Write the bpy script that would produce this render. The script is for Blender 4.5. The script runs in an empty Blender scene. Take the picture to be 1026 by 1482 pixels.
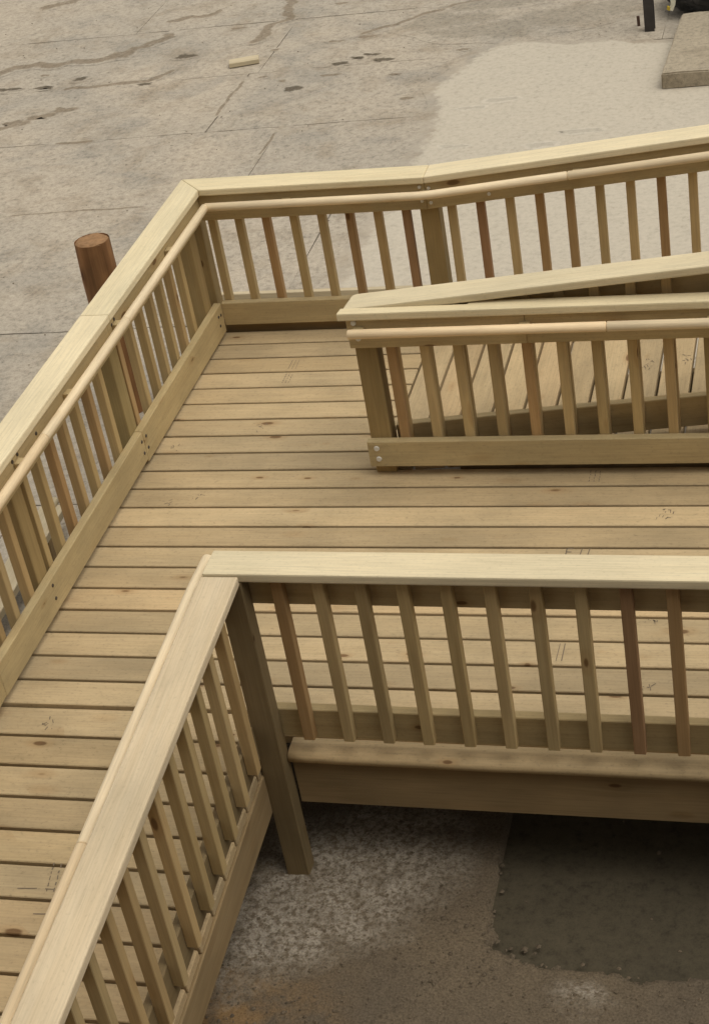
import bpy, bmesh, math, random
from mathutils import Matrix, Vector, noise
random.seed(7)
R = math.radians
scene = bpy.context.scene
col = scene.collection

# ------------------------------------------------------------------ camera
cam_d = bpy.data.cameras.new('camera'); cam = bpy.data.objects.new('camera', cam_d); col.objects.link(cam)
cam_d.sensor_fit = 'VERTICAL'; cam_d.sensor_height = 36.0; cam_d.lens = 2492.54 / 1482 * 36
cam_d.clip_start = 0.05; cam_d.clip_end = 600
cam.matrix_world = (Matrix.Translation((3.0161, -7.3690, 3.8921)) @ Matrix.Rotation(R(18.9943), 4, 'Z')
                    @ Matrix.Rotation(R(57.2551), 4, 'X') @ Matrix.Rotation(R(-10.702), 4, 'Z'))
scene.camera = cam

# ------------------------------------------------------------------ sky, sun, exposure
SUN_EL, SUN_AZ = R(68), R(105)          # overcast: a very wide, weak sun behind cloud
world = bpy.data.worlds.new('World'); scene.world = world; world.use_nodes = True
wn = world.node_tree; wn.nodes.clear()
wo = wn.nodes.new('ShaderNodeOutputWorld'); wb = wn.nodes.new('ShaderNodeBackground')
sky = wn.nodes.new('ShaderNodeTexSky'); sky.sky_type = 'NISHITA'; sky.sun_disc = False
sky.sun_elevation = SUN_EL; sky.sun_rotation = SUN_AZ; sky.dust_density = 4.0; sky.air_density = 1.0
hs = wn.nodes.new('ShaderNodeHueSaturation'); hs.inputs['Saturation'].default_value = 0.06
cloud = wn.nodes.new('ShaderNodeMix'); cloud.data_type = 'RGBA'; cloud.blend_type = 'MULTIPLY'; cloud.inputs[0].default_value = 1.0
cloud.inputs[7].default_value = (1.0, 0.970, 0.918, 1)                     # creamy overcast
wn.links.new(sky.outputs[0], hs.inputs['Color']); wn.links.new(hs.outputs[0], cloud.inputs[6]); wn.links.new(cloud.outputs[2], wb.inputs['Color'])
wb.inputs['Strength'].default_value = 0.15
wn.links.new(wb.outputs[0], wo.inputs['Surface'])
sun_d = bpy.data.lights.new('sun', 'SUN'); sun_d.energy = 0.9; sun_d.angle = R(60); sun_d.color = (1.0, 0.94, 0.84)
sun = bpy.data.objects.new('sun', sun_d); col.objects.link(sun)
sun.rotation_euler = (Vector((math.sin(SUN_AZ) * math.cos(SUN_EL), math.cos(SUN_AZ) * math.cos(SUN_EL), math.sin(SUN_EL)))
                      ).to_track_quat('Z', 'Y').to_euler()
scene.view_settings.view_transform = 'Standard'; scene.view_settings.look = 'None'
scene.view_settings.exposure = 0.08; scene.view_settings.gamma = 1.0
scene.view_settings.use_curve_mapping = False
scene.cycles.max_bounces = 8; scene.cycles.diffuse_bounces = 5

# ------------------------------------------------------------------ materials
def new_mat(name):
    m = bpy.data.materials.new(name); m.use_nodes = True
    nt = m.node_tree; nt.nodes.clear()
    out = nt.nodes.new('ShaderNodeOutputMaterial'); b = nt.nodes.new('ShaderNodeBsdfPrincipled')
    nt.links.new(b.outputs[0], out.inputs['Surface'])
    return m, nt, b
def nd(nt, t, **kw):
    n = nt.nodes.new(t)
    for k, v in kw.items():
        if k.startswith('in_'):
            key = k[3:]; key = int(key) if key.isdigit() else key
            n.inputs[key].default_value = v
        else: setattr(n, k, v)
    return n
def ramp(nt, fac, stops, interp='LINEAR'):
    r = nt.nodes.new('ShaderNodeValToRGB'); r.color_ramp.interpolation = interp
    e = r.color_ramp.elements
    while len(e) < len(stops): e.new(0.5)
    for i, (p, c) in enumerate(stops):
        e[i].position = p; e[i].color = c if len(c) == 4 else (*c, 1)
    nt.links.new(fac, r.inputs[0]); return r
def mixc(nt, fac, a, b, blend='MIX'):
    m = nt.nodes.new('ShaderNodeMix'); m.data_type = 'RGBA'; m.blend_type = blend
    for s, v in ((0, fac), (6, a), (7, b)):
        if hasattr(v, 'node'): nt.links.new(v, m.inputs[s])
        else: m.inputs[s].default_value = v if s == 0 else (*v[:3], 1)
    return m.outputs[2]
def mth(nt, op, a, b=None, c=None):
    m = nt.nodes.new('ShaderNodeMath'); m.operation = op
    for i, v in enumerate((a, b, c)):
        if v is None: continue
        if hasattr(v, 'node'): nt.links.new(v, m.inputs[i])
        else: m.inputs[i].default_value = v
    return m.outputs[0]
g3 = lambda v: (v, v, v)

def wood(name, tints, dark=0.74, knots=0.5, rough=0.72, streak=0.5, blotch=0.25, vary=0.07, speck=0.0):
    """sawn softwood: grain along local X, colour of the piece chosen from `tints` by the object's random"""
    m, nt, b = new_mat(name)
    tc = nd(nt, 'ShaderNodeTexCoord'); oi = nd(nt, 'ShaderNodeObjectInfo')
    off = nd(nt, 'ShaderNodeVectorMath', operation='SCALE'); cmb = nd(nt, 'ShaderNodeCombineXYZ')
    nt.links.new(oi.outputs['Random'], cmb.inputs[0])
    nt.links.new(mth(nt, 'FRACT', mth(nt, 'MULTIPLY', oi.outputs['Random'], 17.31)), cmb.inputs[1])
    nt.links.new(mth(nt, 'FRACT', mth(nt, 'MULTIPLY', oi.outputs['Random'], 43.7)), cmb.inputs[2])
    nt.links.new(cmb.outputs[0], off.inputs[0]); off.inputs['Scale'].default_value = 60
    vec = nd(nt, 'ShaderNodeVectorMath', operation='ADD')
    nt.links.new(tc.outputs['Object'], vec.inputs[0]); nt.links.new(off.outputs[0], vec.inputs[1])
    def mapped(s):
        k = nd(nt, 'ShaderNodeVectorMath', operation='MULTIPLY'); k.inputs[1].default_value = s
        nt.links.new(vec.outputs[0], k.inputs[0]); return k.outputs[0]
    def noi(s, detail=3.0, rgh=0.55, dist=0.0):
        n = nd(nt, 'ShaderNodeTexNoise'); n.inputs['Scale'].default_value = 1
        n.inputs['Detail'].default_value = detail; n.inputs['Roughness'].default_value = rgh; n.inputs['Distortion'].default_value = dist
        nt.links.new(mapped(s), n.inputs['Vector']); return n.outputs['Fac']
    # knots
    vo = nd(nt, 'ShaderNodeTexVoronoi', feature='F1'); vo.inputs['Scale'].default_value = 1; vo.inputs['Randomness'].default_value = 1
    nt.links.new(mapped((4.4, 11.0, 11.0)), vo.inputs['Vector'])
    sep = nd(nt, 'ShaderNodeSeparateColor'); nt.links.new(vo.outputs['Color'], sep.inputs[0])
    gate = mth(nt, 'LESS_THAN', sep.outputs[0], knots)
    size = mth(nt, 'MULTIPLY_ADD', sep.outputs[1], 0.10, 0.05)
    kd = mth(nt, 'DIVIDE', vo.outputs['Distance'], size)
    core = nd(nt, 'ShaderNodeMapRange', interpolation_type='SMOOTHSTEP'); core.inputs[1].default_value = 1.25; core.inputs[2].default_value = 0.75
    nt.links.new(kd, core.inputs[0]); knot = mth(nt, 'MULTIPLY', core.outputs[0], gate)
    halo = nd(nt, 'ShaderNodeMapRange', interpolation_type='SMOOTHSTEP'); halo.inputs[1].default_value = 3.2; halo.inputs[2].default_value = 0.9
    nt.links.new(kd, halo.inputs[0]); hal = mth(nt, 'MULTIPLY', halo.outputs[0], gate)
    # grain: growth-ring stripes bent by slow noise
    slow = noi((0.9, 5, 5), 2, 0.5)
    sp = nd(nt, 'ShaderNodeSeparateXYZ'); nt.links.new(vec.outputs[0], sp.inputs[0])
    ringc = mth(nt, 'ADD', mth(nt, 'MULTIPLY', sp.outputs[1], 70), mth(nt, 'MULTIPLY', sp.outputs[2], 40))
    ringc = mth(nt, 'ADD', ringc, mth(nt, 'MULTIPLY', slow, 26))
    ringc = mth(nt, 'ADD', ringc, mth(nt, 'MULTIPLY', hal, 5))
    ring = mth(nt, 'MULTIPLY_ADD', mth(nt, 'SINE', ringc), 0.5, 0.5)
    ring = mth(nt, 'MULTIPLY', ring, noi((1.2, 9, 9), 2))
    fibre = noi((5, 160, 160), 3, 0.6)
    stre = noi((0.7, 22, 22), 4, 0.6, 0.6)
    blot = noi((2.2, 4, 4), 3, 0.6)
    n = len(tints)
    tin = ramp(nt, oi.outputs['Random'], [(i / n, t) for i, t in enumerate(tints)], 'CONSTANT').outputs[0]
    jit = mth(nt, 'FRACT', mth(nt, 'MULTIPLY', oi.outputs['Random'], 91.7))
    tin = mixc(nt, 1.0, tin, ramp(nt, jit, [(0, g3(1 - vary)), (1, g3(1 + vary))]).outputs[0], 'MULTIPLY')
    dk = mixc(nt, 1.0, tin, (dark, dark * 0.93, dark * 0.82), 'MULTIPLY')
    c = mixc(nt, mth(nt, 'MULTIPLY', ring, streak), tin, dk)
    c = mixc(nt, mth(nt, 'MULTIPLY', ramp(nt, stre, [(0.45, g3(0)), (0.72, g3(1))]).outputs[0], streak), c, dk)
    c = mixc(nt, 1.0, c, ramp(nt, fibre, [(0.25, g3(0.86)), (0.6, g3(1.04))]).outputs[0], 'MULTIPLY')
    c = mixc(nt, blotch, c, mixc(nt, 1.0, c, ramp(nt, blot, [(0.35, (0.62, 0.63, 0.62)), (0.62, (1.12, 1.1, 1.06))]).outputs[0], 'MULTIPLY'))
    c = mixc(nt, mth(nt, 'MULTIPLY', hal, 0.35), c, mixc(nt, 1.0, c, (0.72, 0.56, 0.40), 'MULTIPLY'))
    c = mixc(nt, mth(nt, 'MULTIPLY', knot, 0.8), c, mixc(nt, 1.0, c, (0.30, 0.20, 0.13), 'MULTIPLY'))
    if speck:                                # dirt flecks and scuffs
        sk = noi((60, 90, 90), 3, 0.7)
        c = mixc(nt, speck, c, mixc(nt, 1.0, c, ramp(nt, sk, [(0.30, g3(0.62)), (0.42, g3(0.98)), (0.7, g3(1.08))]).outputs[0], 'MULTIPLY'))
    nt.links.new(c, b.inputs['Base Color']); b.inputs['Roughness'].default_value = rough
    b.inputs['Specular IOR Level'].default_value = 0.25
    hgt = mth(nt, 'ADD', mth(nt, 'MULTIPLY', fibre, 0.6), mth(nt, 'MULTIPLY', ring, 0.5))
    bp = nd(nt, 'ShaderNodeBump'); bp.inputs['Strength'].default_value = 0.35; bp.inputs['Distance'].default_value = 0.0015
    nt.links.new(hgt, bp.inputs['Height']); nt.links.new(bp.outputs[0], b.inputs['Normal'])
    return m

M = {}
M['deck'] = wood('deck_wood', [(0.475, 0.360, 0.205), (0.46, 0.352, 0.203), (0.488, 0.362, 0.204), (0.446, 0.344, 0.202), (0.48, 0.368, 0.214), (0.468, 0.352, 0.196)], blotch=0.45, knots=0.5, streak=0.2, dark=0.76, vary=0.12, speck=0.6)
M['cap'] = wood('cap_wood', [(0.665, 0.575, 0.378), (0.685, 0.588, 0.39), (0.65, 0.555, 0.355)], dark=0.88, knots=0.1, streak=0.2, blotch=0.2, speck=0.3)
M['cap_near'] = wood('near_cap_wood', [(0.64, 0.525, 0.355)], dark=0.82, knots=0.05, streak=0.4, blotch=0.35, speck=0.3)
M['rail'] = wood('rail_wood', [(0.475, 0.372, 0.198), (0.455, 0.352, 0.182), (0.485, 0.38, 0.205)], knots=0.5, streak=0.35, blotch=0.35, speck=0.4)
M['hand'] = wood('handrail_wood', [(0.78, 0.645, 0.435), (0.75, 0.59, 0.375), (0.79, 0.655, 0.445)], dark=0.84, knots=0.12, rough=0.6, streak=0.35, blotch=0.25)
M['bal'] = wood('baluster_wood', [(0.47, 0.350, 0.175), (0.44, 0.325, 0.155), (0.49, 0.365, 0.185), (0.455, 0.335, 0.16), (0.46, 0.325, 0.155), (0.43, 0.322, 0.16)], knots=0.35, streak=0.45, vary=0.1)
M['bal_brown'] = wood('brown_baluster_wood', [(0.41, 0.275, 0.13), (0.385, 0.245, 0.115), (0.42, 0.27, 0.125)], knots=0.45, streak=0.5)
M['bal_red'] = wood('red_baluster_wood', [(0.34, 0.205, 0.105), (0.325, 0.188, 0.095)], knots=0.4, streak=0.5)
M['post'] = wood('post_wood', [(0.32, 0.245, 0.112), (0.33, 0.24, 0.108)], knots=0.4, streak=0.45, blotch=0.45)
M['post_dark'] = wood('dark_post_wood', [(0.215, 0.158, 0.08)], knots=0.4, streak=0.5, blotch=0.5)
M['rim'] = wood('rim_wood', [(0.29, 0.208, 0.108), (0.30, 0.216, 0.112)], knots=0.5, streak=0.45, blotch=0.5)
M['offcut'] = wood('offcut_wood', [(0.55, 0.47, 0.32), (0.50, 0.42, 0.28)], knots=0.3)
M['log'] = wood('log_wood', [(0.30, 0.150, 0.062)], dark=0.42, knots=0.4, streak=0.85, blotch=0.9, rough=0.75)

def simple(name, colr, rough=0.6, metal=0.0, var=0.2, scale=40, spec=0.4, bump=0.0):
    m, nt, b = new_mat(name)
    tc = nd(nt, 'ShaderNodeTexCoord'); n = nd(nt, 'ShaderNodeTexNoise'); n.inputs['Scale'].default_value = scale; n.inputs['Detail'].default_value = 5
    nt.links.new(tc.outputs['Object'], n.inputs['Vector'])
    c = mixc(nt, n.outputs['Fac'], tuple(v * (1 - var) for v in colr), tuple(v * (1 + var) for v in colr))
    nt.links.new(c, b.inputs['Base Color']); b.inputs['Roughness'].default_value = rough; b.inputs['Metallic'].default_value = metal
    b.inputs['Specular IOR Level'].default_value = spec
    if bump:
        bp = nd(nt, 'ShaderNodeBump'); bp.inputs['Strength'].default_value = bump; bp.inputs['Distance'].default_value = 0.01
        nt.links.new(n.outputs['Fac'], bp.inputs['Height']); nt.links.new(bp.outputs[0], b.inputs['Normal'])
    return m
M['bolt'] = simple('galvanised_bolt', (0.66, 0.65, 0.60), 0.4, 0.25)
M['bolt_dark'] = simple('dark_bolt', (0.075, 0.06, 0.045), 0.6, 0.3)
M['ink'] = simple('stamp_ink', (0.17, 0.13, 0.085), 0.8)
M['steel'] = simple('dark_steel', (0.045, 0.04, 0.037), 0.55, 0.3, 0.4, 20)
M['rust'] = simple('rusty_steel', (0.09, 0.05, 0.035), 0.8, 0.2, 0.4)
M['bag'] = simple('black_plastic', (0.014, 0.015, 0.017), 0.32, 0, 0.2, 10, 0.5)
M['paper'] = simple('white_paper', (0.72, 0.68, 0.52), 0.8)
M['yellow'] = simple('yellow_print', (0.62, 0.45, 0.05), 0.8)
M['endgrain'] = simple('log_end_grain', (0.27, 0.155, 0.075), 0.8, 0, 0.45, 26, 0.2, 0.3)

def concrete(name, c0, c1, dirt=(0.20, 0.155, 0.10), dirt_amt=0.5, speck=0.4, sc=1.0, bump=0.35, rnd=0.06, grey=None, mask=None, mstr=0.85, fcon=1.0):
    m, nt, b = new_mat(name)
    ge = nd(nt, 'ShaderNodeNewGeometry')
    def noi(s, d=5, r=0.6, dist=0.0):
        n = nd(nt, 'ShaderNodeTexNoise'); n.inputs['Scale'].default_value = s * sc; n.inputs['Detail'].default_value = d
        n.inputs['Roughness'].default_value = r; n.inputs['Distortion'].default_value = dist
        nt.links.new(ge.outputs['Position'], n.inputs['Vector']); return n.outputs['Fac']
    big, mid, fine, grit = noi(0.55, 4, 0.6, 0.4), noi(3.2, 6, 0.65, 0.3), noi(28, 5, 0.7), noi(150, 3, 0.7)
    oi = nd(nt, 'ShaderNodeObjectInfo')
    c = mixc(nt, ramp(nt, big, [(0.35, g3(0)), (0.65, g3(1))]).outputs[0], c0, c1)
    c = mixc(nt, 1.0, c, ramp(nt, oi.outputs['Random'], [(0, g3(1 - rnd)), (1, g3(1 + rnd))]).outputs[0], 'MULTIPLY')
    if grey:
        g2 = noi(1.3, 5, 0.62, 0.8)
        c = mixc(nt, mth(nt, 'MULTIPLY', ramp(nt, g2, [(0.50, g3(0)), (0.64, g3(1))]).outputs[0], 0.75), c, grey)
    c = mixc(nt, mth(nt, 'MULTIPLY', ramp(nt, mid, [(0.50, g3(0)), (0.72, g3(1))]).outputs[0], dirt_amt), c, dirt)
    if mask:
        at = nd(nt, 'ShaderNodeAttribute', attribute_name='edge')
        mk = mth(nt, 'ADD', at.outputs['Fac'], mth(nt, 'MULTIPLY', mth(nt, 'SUBTRACT', noi(13, 6, 0.75), 0.5), 4.0))
        c = mixc(nt, mth(nt, 'MULTIPLY', ramp(nt, mk, [(0.2, g3(0)), (1.3, g3(1))]).outputs[0], mstr), c, mask)
    c = mixc(nt, 1.0, c, ramp(nt, fine, [(0.30, g3(1 - 0.38 * fcon)), (0.47, g3(1 - 0.03 * fcon)), (0.72, g3(1 + 0.2 * fcon))]).outputs[0], 'MULTIPLY')
    c = mixc(nt, speck, c, mixc(nt, 1.0, c, ramp(nt, grit, [(0.34, g3(0.35)), (0.46, g3(1.0)), (0.7, g3(1.2))]).outputs[0], 'MULTIPLY'))
    nt.links.new(c, b.inputs['Base Color']); b.inputs['Roughness'].default_value = 0.9; b.inputs['Specular IOR Level'].default_value = 0.2
    h = mth(nt, 'ADD', mth(nt, 'MULTIPLY', fine, 0.8), mth(nt, 'MULTIPLY', grit, 0.35))
    bp = nd(nt, 'ShaderNodeBump'); bp.inputs['Strength'].default_value = bump; bp.inputs['Distance'].default_value = 0.012
    nt.links.new(h, bp.inputs['Height']); nt.links.new(bp.outputs[0], b.inputs['Normal'])
    return m
OLD = dict(c0=(0.41, 0.352, 0.272), c1=(0.355, 0.315, 0.253), dirt=(0.25, 0.20, 0.138), dirt_amt=0.62, grey=(0.29, 0.262, 0.215), rnd=0.0)
M['slab'] = concrete('old_concrete', **OLD)
M['crack_dirt'] = concrete('dirt_in_cracks', mask=(0.18, 0.137, 0.088), mstr=0.72, **OLD)
M['grey_stain'] = concrete('grey_stain_on_concrete', mask=(0.235, 0.205, 0.155), mstr=0.55, **OLD)
M['mud'] = concrete('mud_on_concrete', mask=(0.105, 0.085, 0.058), mstr=0.95, **OLD)
M['slab_dark'] = M['slab'] #concrete('dark_concrete', (0.27, 0.25, 0.205), (0.23, 0.215, 0.18), dirt_amt=0.35)
NEW = dict(c0=(0.50, 0.45, 0.365), c1=(0.49, 0.44, 0.355), dirt=(0.41, 0.37, 0.295), dirt_amt=0.3, speck=0.12, bump=0.12, rnd=0.0, fcon=0.45)
AP = dict(OLD); AP.update(speck=0.12, bump=0.12, fcon=0.45)
M['apron'] = concrete('new_concrete', mask=(0.475, 0.425, 0.338), mstr=0.9, **AP)
M['apron_stain'] = concrete('stain_on_new_concrete', mask=(0.35, 0.315, 0.25), mstr=0.6, **NEW)
M['earth'] = concrete('brown_earth', (0.21, 0.165, 0.11), (0.17, 0.135, 0.09), dirt_amt=0.5, speck=0.6, sc=1.5, bump=0.8)
M['step'] = concrete('weathered_step_concrete', (0.36, 0.305, 0.22), (0.31, 0.265, 0.195), dirt=(0.16, 0.13, 0.085), dirt_amt=0.6, speck=0.4)
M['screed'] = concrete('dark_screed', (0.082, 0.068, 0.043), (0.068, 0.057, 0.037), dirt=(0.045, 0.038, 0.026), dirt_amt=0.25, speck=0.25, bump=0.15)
M['stone'] = concrete('pebble_stone', (0.10, 0.08, 0.055), (0.17, 0.13, 0.085), dirt_amt=0.4, rnd=0.0)
M['wet'] = concrete('dark_mud', (0.15, 0.125, 0.085), (0.12, 0.10, 0.07), dirt=(0.07, 0.06, 0.045), dirt_amt=0.5, speck=0.5)

# ------------------------------------------------------------------ builders
WM = {}                                   # world matrix of every object built
def link(name, data, mat, parent, Mw):
    o = bpy.data.objects.new(name, data); col.objects.link(o)
    if data is not None and mat is not None and len(data.materials) == 0: data.materials.append(mat)
    if parent is not None:
        o.parent = parent; o.matrix_basis = WM[parent.name].inverted() @ Mw
    else: o.matrix_basis = Mw
    WM[o.name] = Mw.copy(); return o
def thing(name, loc, label, cat, group=None):
    o = link(name, None, None, None, Matrix.Translation(loc)); o.empty_display_size = 0.2
    o['label'] = label; o['category'] = cat
    if group: o['group'] = group
    return o
def tag(o, label, cat, group=None):
    o['label'] = label; o['category'] = cat
    if group: o['group'] = group
    return o
def bm_mesh(name, bm, smooth=False):
    me = bpy.data.meshes.new(name); bm.normal_update(); bm.to_mesh(me); bm.free()
    if smooth:
        for p in me.polygons: p.use_smooth = True
    return me
BOX = {}
def box_mesh(lx, ly, lz, bev, mat, seg=1):
    key = (round(lx, 4), round(ly, 4), round(lz, 4), bev, mat, seg)
    if key not in BOX:
        bm = bmesh.new(); bmesh.ops.create_cube(bm, size=1)
        bmesh.ops.scale(bm, vec=(lx, ly, lz), verts=bm.verts)
        if bev: bmesh.ops.bevel(bm, geom=list(bm.edges), offset=bev, segments=seg, affect='EDGES', profile=0.6)
        me = bm_mesh('board', bm); me.materials.append(M[mat]); BOX[key] = me
    return BOX[key]
def frame(d, up):
    x = Vector(d).normalized(); z = Vector(up); z = (z - x * z.dot(x)).normalized(); y = z.cross(x)
    return Matrix((x, y, z)).transposed().to_4x4()
def board(name, mat, parent, p0, p1, w, t, up=(0, 0, 1), bev=0.003, seg=1):
    """a board from p0 to p1 (centre line); t along `up`, w across"""
    p0, p1 = Vector(p0), Vector(p1); L = (p1 - p0).length
    return link(name, box_mesh(L, w, t, bev, mat, seg), None, parent, Matrix.Translation((p0 + p1) / 2) @ frame(p1 - p0, up))
def hexa(name, mat, parent, bot, top, d, up=(0, 0, 1), bev=0.003, seg=1):
    """a board given by its corners (any n-gon prism), local X along d"""
    pts = [Vector(v) for v in bot + top]; c = sum(pts, Vector()) / len(pts)
    Mw = Matrix.Translation(c) @ frame(d, up); inv = Mw.inverted(); n = len(bot)
    bm = bmesh.new(); vs = [bm.verts.new(inv @ v) for v in pts]
    bm.faces.new(vs[:n][::-1]); bm.faces.new(vs[n:])
    for i in range(n): bm.faces.new((vs[i], vs[(i + 1) % n], vs[n + (i + 1) % n], vs[n + i]))
    bmesh.ops.recalc_face_normals(bm, faces=bm.faces)
    if bev: bmesh.ops.bevel(bm, geom=list(bm.edges), offset=bev, segments=seg, affect='EDGES', profile=0.6)
    return link(name, bm_mesh(name, bm), M[mat], parent, Mw)
def tube(name, mat, parent, path, r, n=14, cap=True, wob=0.0):
    P = [Vector(p) for p in path]
    Mw = Matrix.Translation(P[0]) @ frame(P[-1] - P[0], (0.02, 0.03, 1)); inv = Mw.inverted()
    bm = bmesh.new(); rings = []
    for i, p in enumerate(P):
        d0 = (P[i] - P[i - 1]).normalized() if i else (P[1] - P[0]).normalized()
        d1 = (P[i + 1] - P[i]).normalized() if i < len(P) - 1 else d0
        t = (d0 + d1).normalized(); k = 1 / max(0.3, t.dot(d0))
        ref = Vector((0, 0, 1)) if abs(t.z) < 0.9 else Vector((1, 0, 0))
        a = t.cross(ref).normalized(); bb = a.cross(t).normalized()
        rr = r[i] if isinstance(r, (list, tuple)) else r
        bend = (d1 - d0); bend = bend.normalized() if bend.length > 1e-4 else None
        ring = []
        for j in range(n):
            th = 2 * math.pi * j / n; off = (a * math.cos(th) + bb * math.sin(th)) * rr
            if bend is not None: off += bend * off.dot(bend) * (k - 1)
            ring.append(bm.verts.new(inv @ (p + off)))
        rings.append(ring)
    for a, b2 in zip(rings, rings[1:]):
        for j in range(n): bm.faces.new((a[j], a[(j + 1) % n], b2[(j + 1) % n], b2[j]))
    ends = []
    if cap:
        ends = [bm.faces.new(rings[0][::-1]), bm.faces.new(rings[-1])]
    bmesh.ops.recalc_face_normals(bm, faces=bm.faces)
    for f in bm.faces: f.smooth = f not in ends
    if cap: bmesh.ops.bevel(bm, geom=[e for f in ends for e in f.edges], offset=0.004, segments=1, affect='EDGES')
    me = bpy.data.meshes.new(name); bm.to_mesh(me); bm.free()
    return link(name, me, M[mat], parent, Mw)
DISC = {}
def bolt(parent, p, nrm, mat='bolt', r=0.011, h=0.007):
    if (mat, r) not in DISC:
        bm = bmesh.new()
        bmesh.ops.create_cone(bm, cap_ends=True, segments=10, radius1=r, radius2=r * 0.8, depth=h)
        me = bm_mesh('bolt', bm); me.materials.append(M[mat]); DISC[(mat, r)] = me
    n = Vector(nrm).normalized(); ref = (0, 0, 1) if abs(n.z) < 0.9 else (1, 0, 0)
    x = Vector(ref).cross(n).normalized()
    Mw = Matrix.Translation(Vector(p) + n * h * 0.3) @ Matrix((x, n.cross(x), n)).transposed().to_4x4()
    return link('bolt', DISC[(mat, r)], None, parent, Mw)
def struct(o): o['kind'] = 'structure'; return o
jit = lambda a: random.uniform(-a, a)

# ------------------------------------------------------------------ measures (metres; deck surface z = 0)
ZG = -0.55
ZC, ZCB = 0.80, 0.766          # cap top / underside
RT0, RT1 = 0.628, 0.765        # top rail board
BT0, BT1 = 0.052, 0.176        # bottom rail board
ZH, RH, HO = 0.718, 0.0205, 0.0455   # handrail height, radius, stand-off
BP = 0.1405                    # baluster pitch
PK = 0.146                     # plank pitch
GAP = 0.0135
SU, XU = 0.0881, 1.0805        # ramp going up to the right: slope, foot
SD, YD = 0.0923, -19.3203 * PK # ramp coming down to the camera
SN, YN = 0.0791, -3.1806       # slope of its railing
XE = 4.7                       # where the far right ends

# ------------------------------------------------------------------ ground
bm = bmesh.new()
S = 150
GX, GY = (-S, 1.8, 3.45, S), (-S, -3.66, -1.15, S)         # left open where the sunken bed lies
gv = [[bm.verts.new((x, y, ZG - 0.022 if (0.5 < x < 3.5 and -4.6 < y < -1) else ZG - 0.005)) for x in GX] for y in GY]
for j in range(3):
    for i in range(3):
        if (i, j) != (1, 1): bm.faces.new((gv[j][i], gv[j][i + 1], gv[j + 1][i + 1], gv[j + 1][i]))
ground = struct(link('ground', bm_mesh('ground', bm), M['earth'], None, Matrix.Identity(4)))

SL = 0.022                      # the slab joints run slightly askew to the deck
def slab(x0, x1, y0, y1, mat='slab', dz=0.0):
    g = 0.0035
    def q(x, y): return (x + jit(.006), y + SL * x + jit(.006))
    n = 16; pts = []
    for i in range(n): pts.append(q(x0 + g + (x1 - x0 - 2 * g) * i / n, y0 + g))
    for i in range(3): pts.append(q(x1 - g, y0 + g + (y1 - y0 - 2 * g) * i / 3))
    for i in range(n): pts.append(q(x1 - g - (x1 - x0 - 2 * g) * i / n, y1 - g))
    for i in range(3): pts.append(q(x0 + g, y1 - g - (y1 - y0 - 2 * g) * i / 3))
    z1 = ZG + dz
    return hexa('slab', mat, ground, [(x, y, ZG - 0.05) for x, y in pts], [(x, y, z1) for x, y in pts], (1, 0, 0), bev=0)
rows = [(-6.4, -4.6, -0.3), (-4.6, -2.75, -2.0), (-2.75, -0.75, -1.0), (-0.75, 1.135, -2.9), (1.135, 2.93, -0.2), (2.93, 4.245, -0.98), (4.245, 5.46, -1.57),
        (5.46, 6.75, -1.5), (6.75, 8.1, -3.0), (8.1, 9.6, -0.6), (9.6, 11.5, -2.1), (11.5, 13.6, -0.4)]
for y0, y1, xj in rows:
    x = xj - 3.2 * 3
    while x < 8:
        x1 = x + 3.2
        lim = 0.85 if y1 < 0 else 99
        if x < lim:
            dark = (y0 > 5.0 and x > -1.6 and y0 < 8)
            slab(x, min(x1, lim), y0, y1, 'slab_dark' if dark else 'slab', jit(.0010))
        x = x1
# lighter new concrete poured over the slabs
def outline(pts, step=0.12, rough=0.025):
    out = []
    for i, p in enumerate(pts):
        a, b2 = Vector(p), Vector(pts[(i + 1) % len(pts)]); n = max(1, int((b2 - a).length / step))
        for k in range(n):
            v = a.lerp(b2, k / n)
            w = noise.noise_vector(Vector((v.x * 3.1, v.y * 3.1, 2.7))) * rough * 2 + noise.noise_vector(Vector((v.x * 11, v.y * 11, 7.7))) * rough
            out.append((v.x + w.x, v.y + w.y))
    return out
def sheet(name, mat, pts, z, h, parent=None, rim=0.03, mask=False):
    """an irregular flat lump with a feathered rim"""
    c = Vector((sum(p[0] for p in pts) / len(pts), sum(p[1] for p in pts) / len(pts)))
    Mw = Matrix.Translation((c.x, c.y, z)); bm = bmesh.new()
    lo = [bm.verts.new((x - c.x, y - c.y, 0.0 if mask else -0.01)) for x, y in pts]
    hi = []
    for x, y in pts:
        v = Vector((x, y)) - c; L = v.length; v = v * max(0.0, (L - rim) / max(L, 1e-6)); hi.append(bm.verts.new((v.x, v.y, h)))
    n = len(pts)
    for i in range(n): bm.faces.new((lo[i], lo[(i + 1) % n], hi[(i + 1) % n], hi[i]))
    f = bm.faces.new(hi); bmesh.ops.triangulate(bm, faces=[f])
    bmesh.ops.recalc_face_normals(bm, faces=bm.faces)
    me = bm_mesh(name, bm)
    if mask:
        att = me.attributes.new('edge', 'FLOAT', 'POINT')
        for i in range(len(me.vertices)): att.data[i].value = -0.9 if i < n else 1.2
    return link(name, me, M[mat], parent, Mw)
ap = sheet('concrete_apron', 'apron', outline([(0.02, 1.55), (0.09, 3.38), (0.14, 4.20), (0.0, 4.72), (0.03, 4.95), (0.17, 5.40), (0.33, 5.66), (0.55, 5.72), (0.86, 5.60), (1.2, 5.62), (1.45, 5.50), (1.72, 5.50), (4.5, 5.35), (8.0, 5.2), (8.0, 0.35), (0.4, 0.35)]), ZG + 0.003, 0.004, ground, rim=0.16, mask=True)
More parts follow.
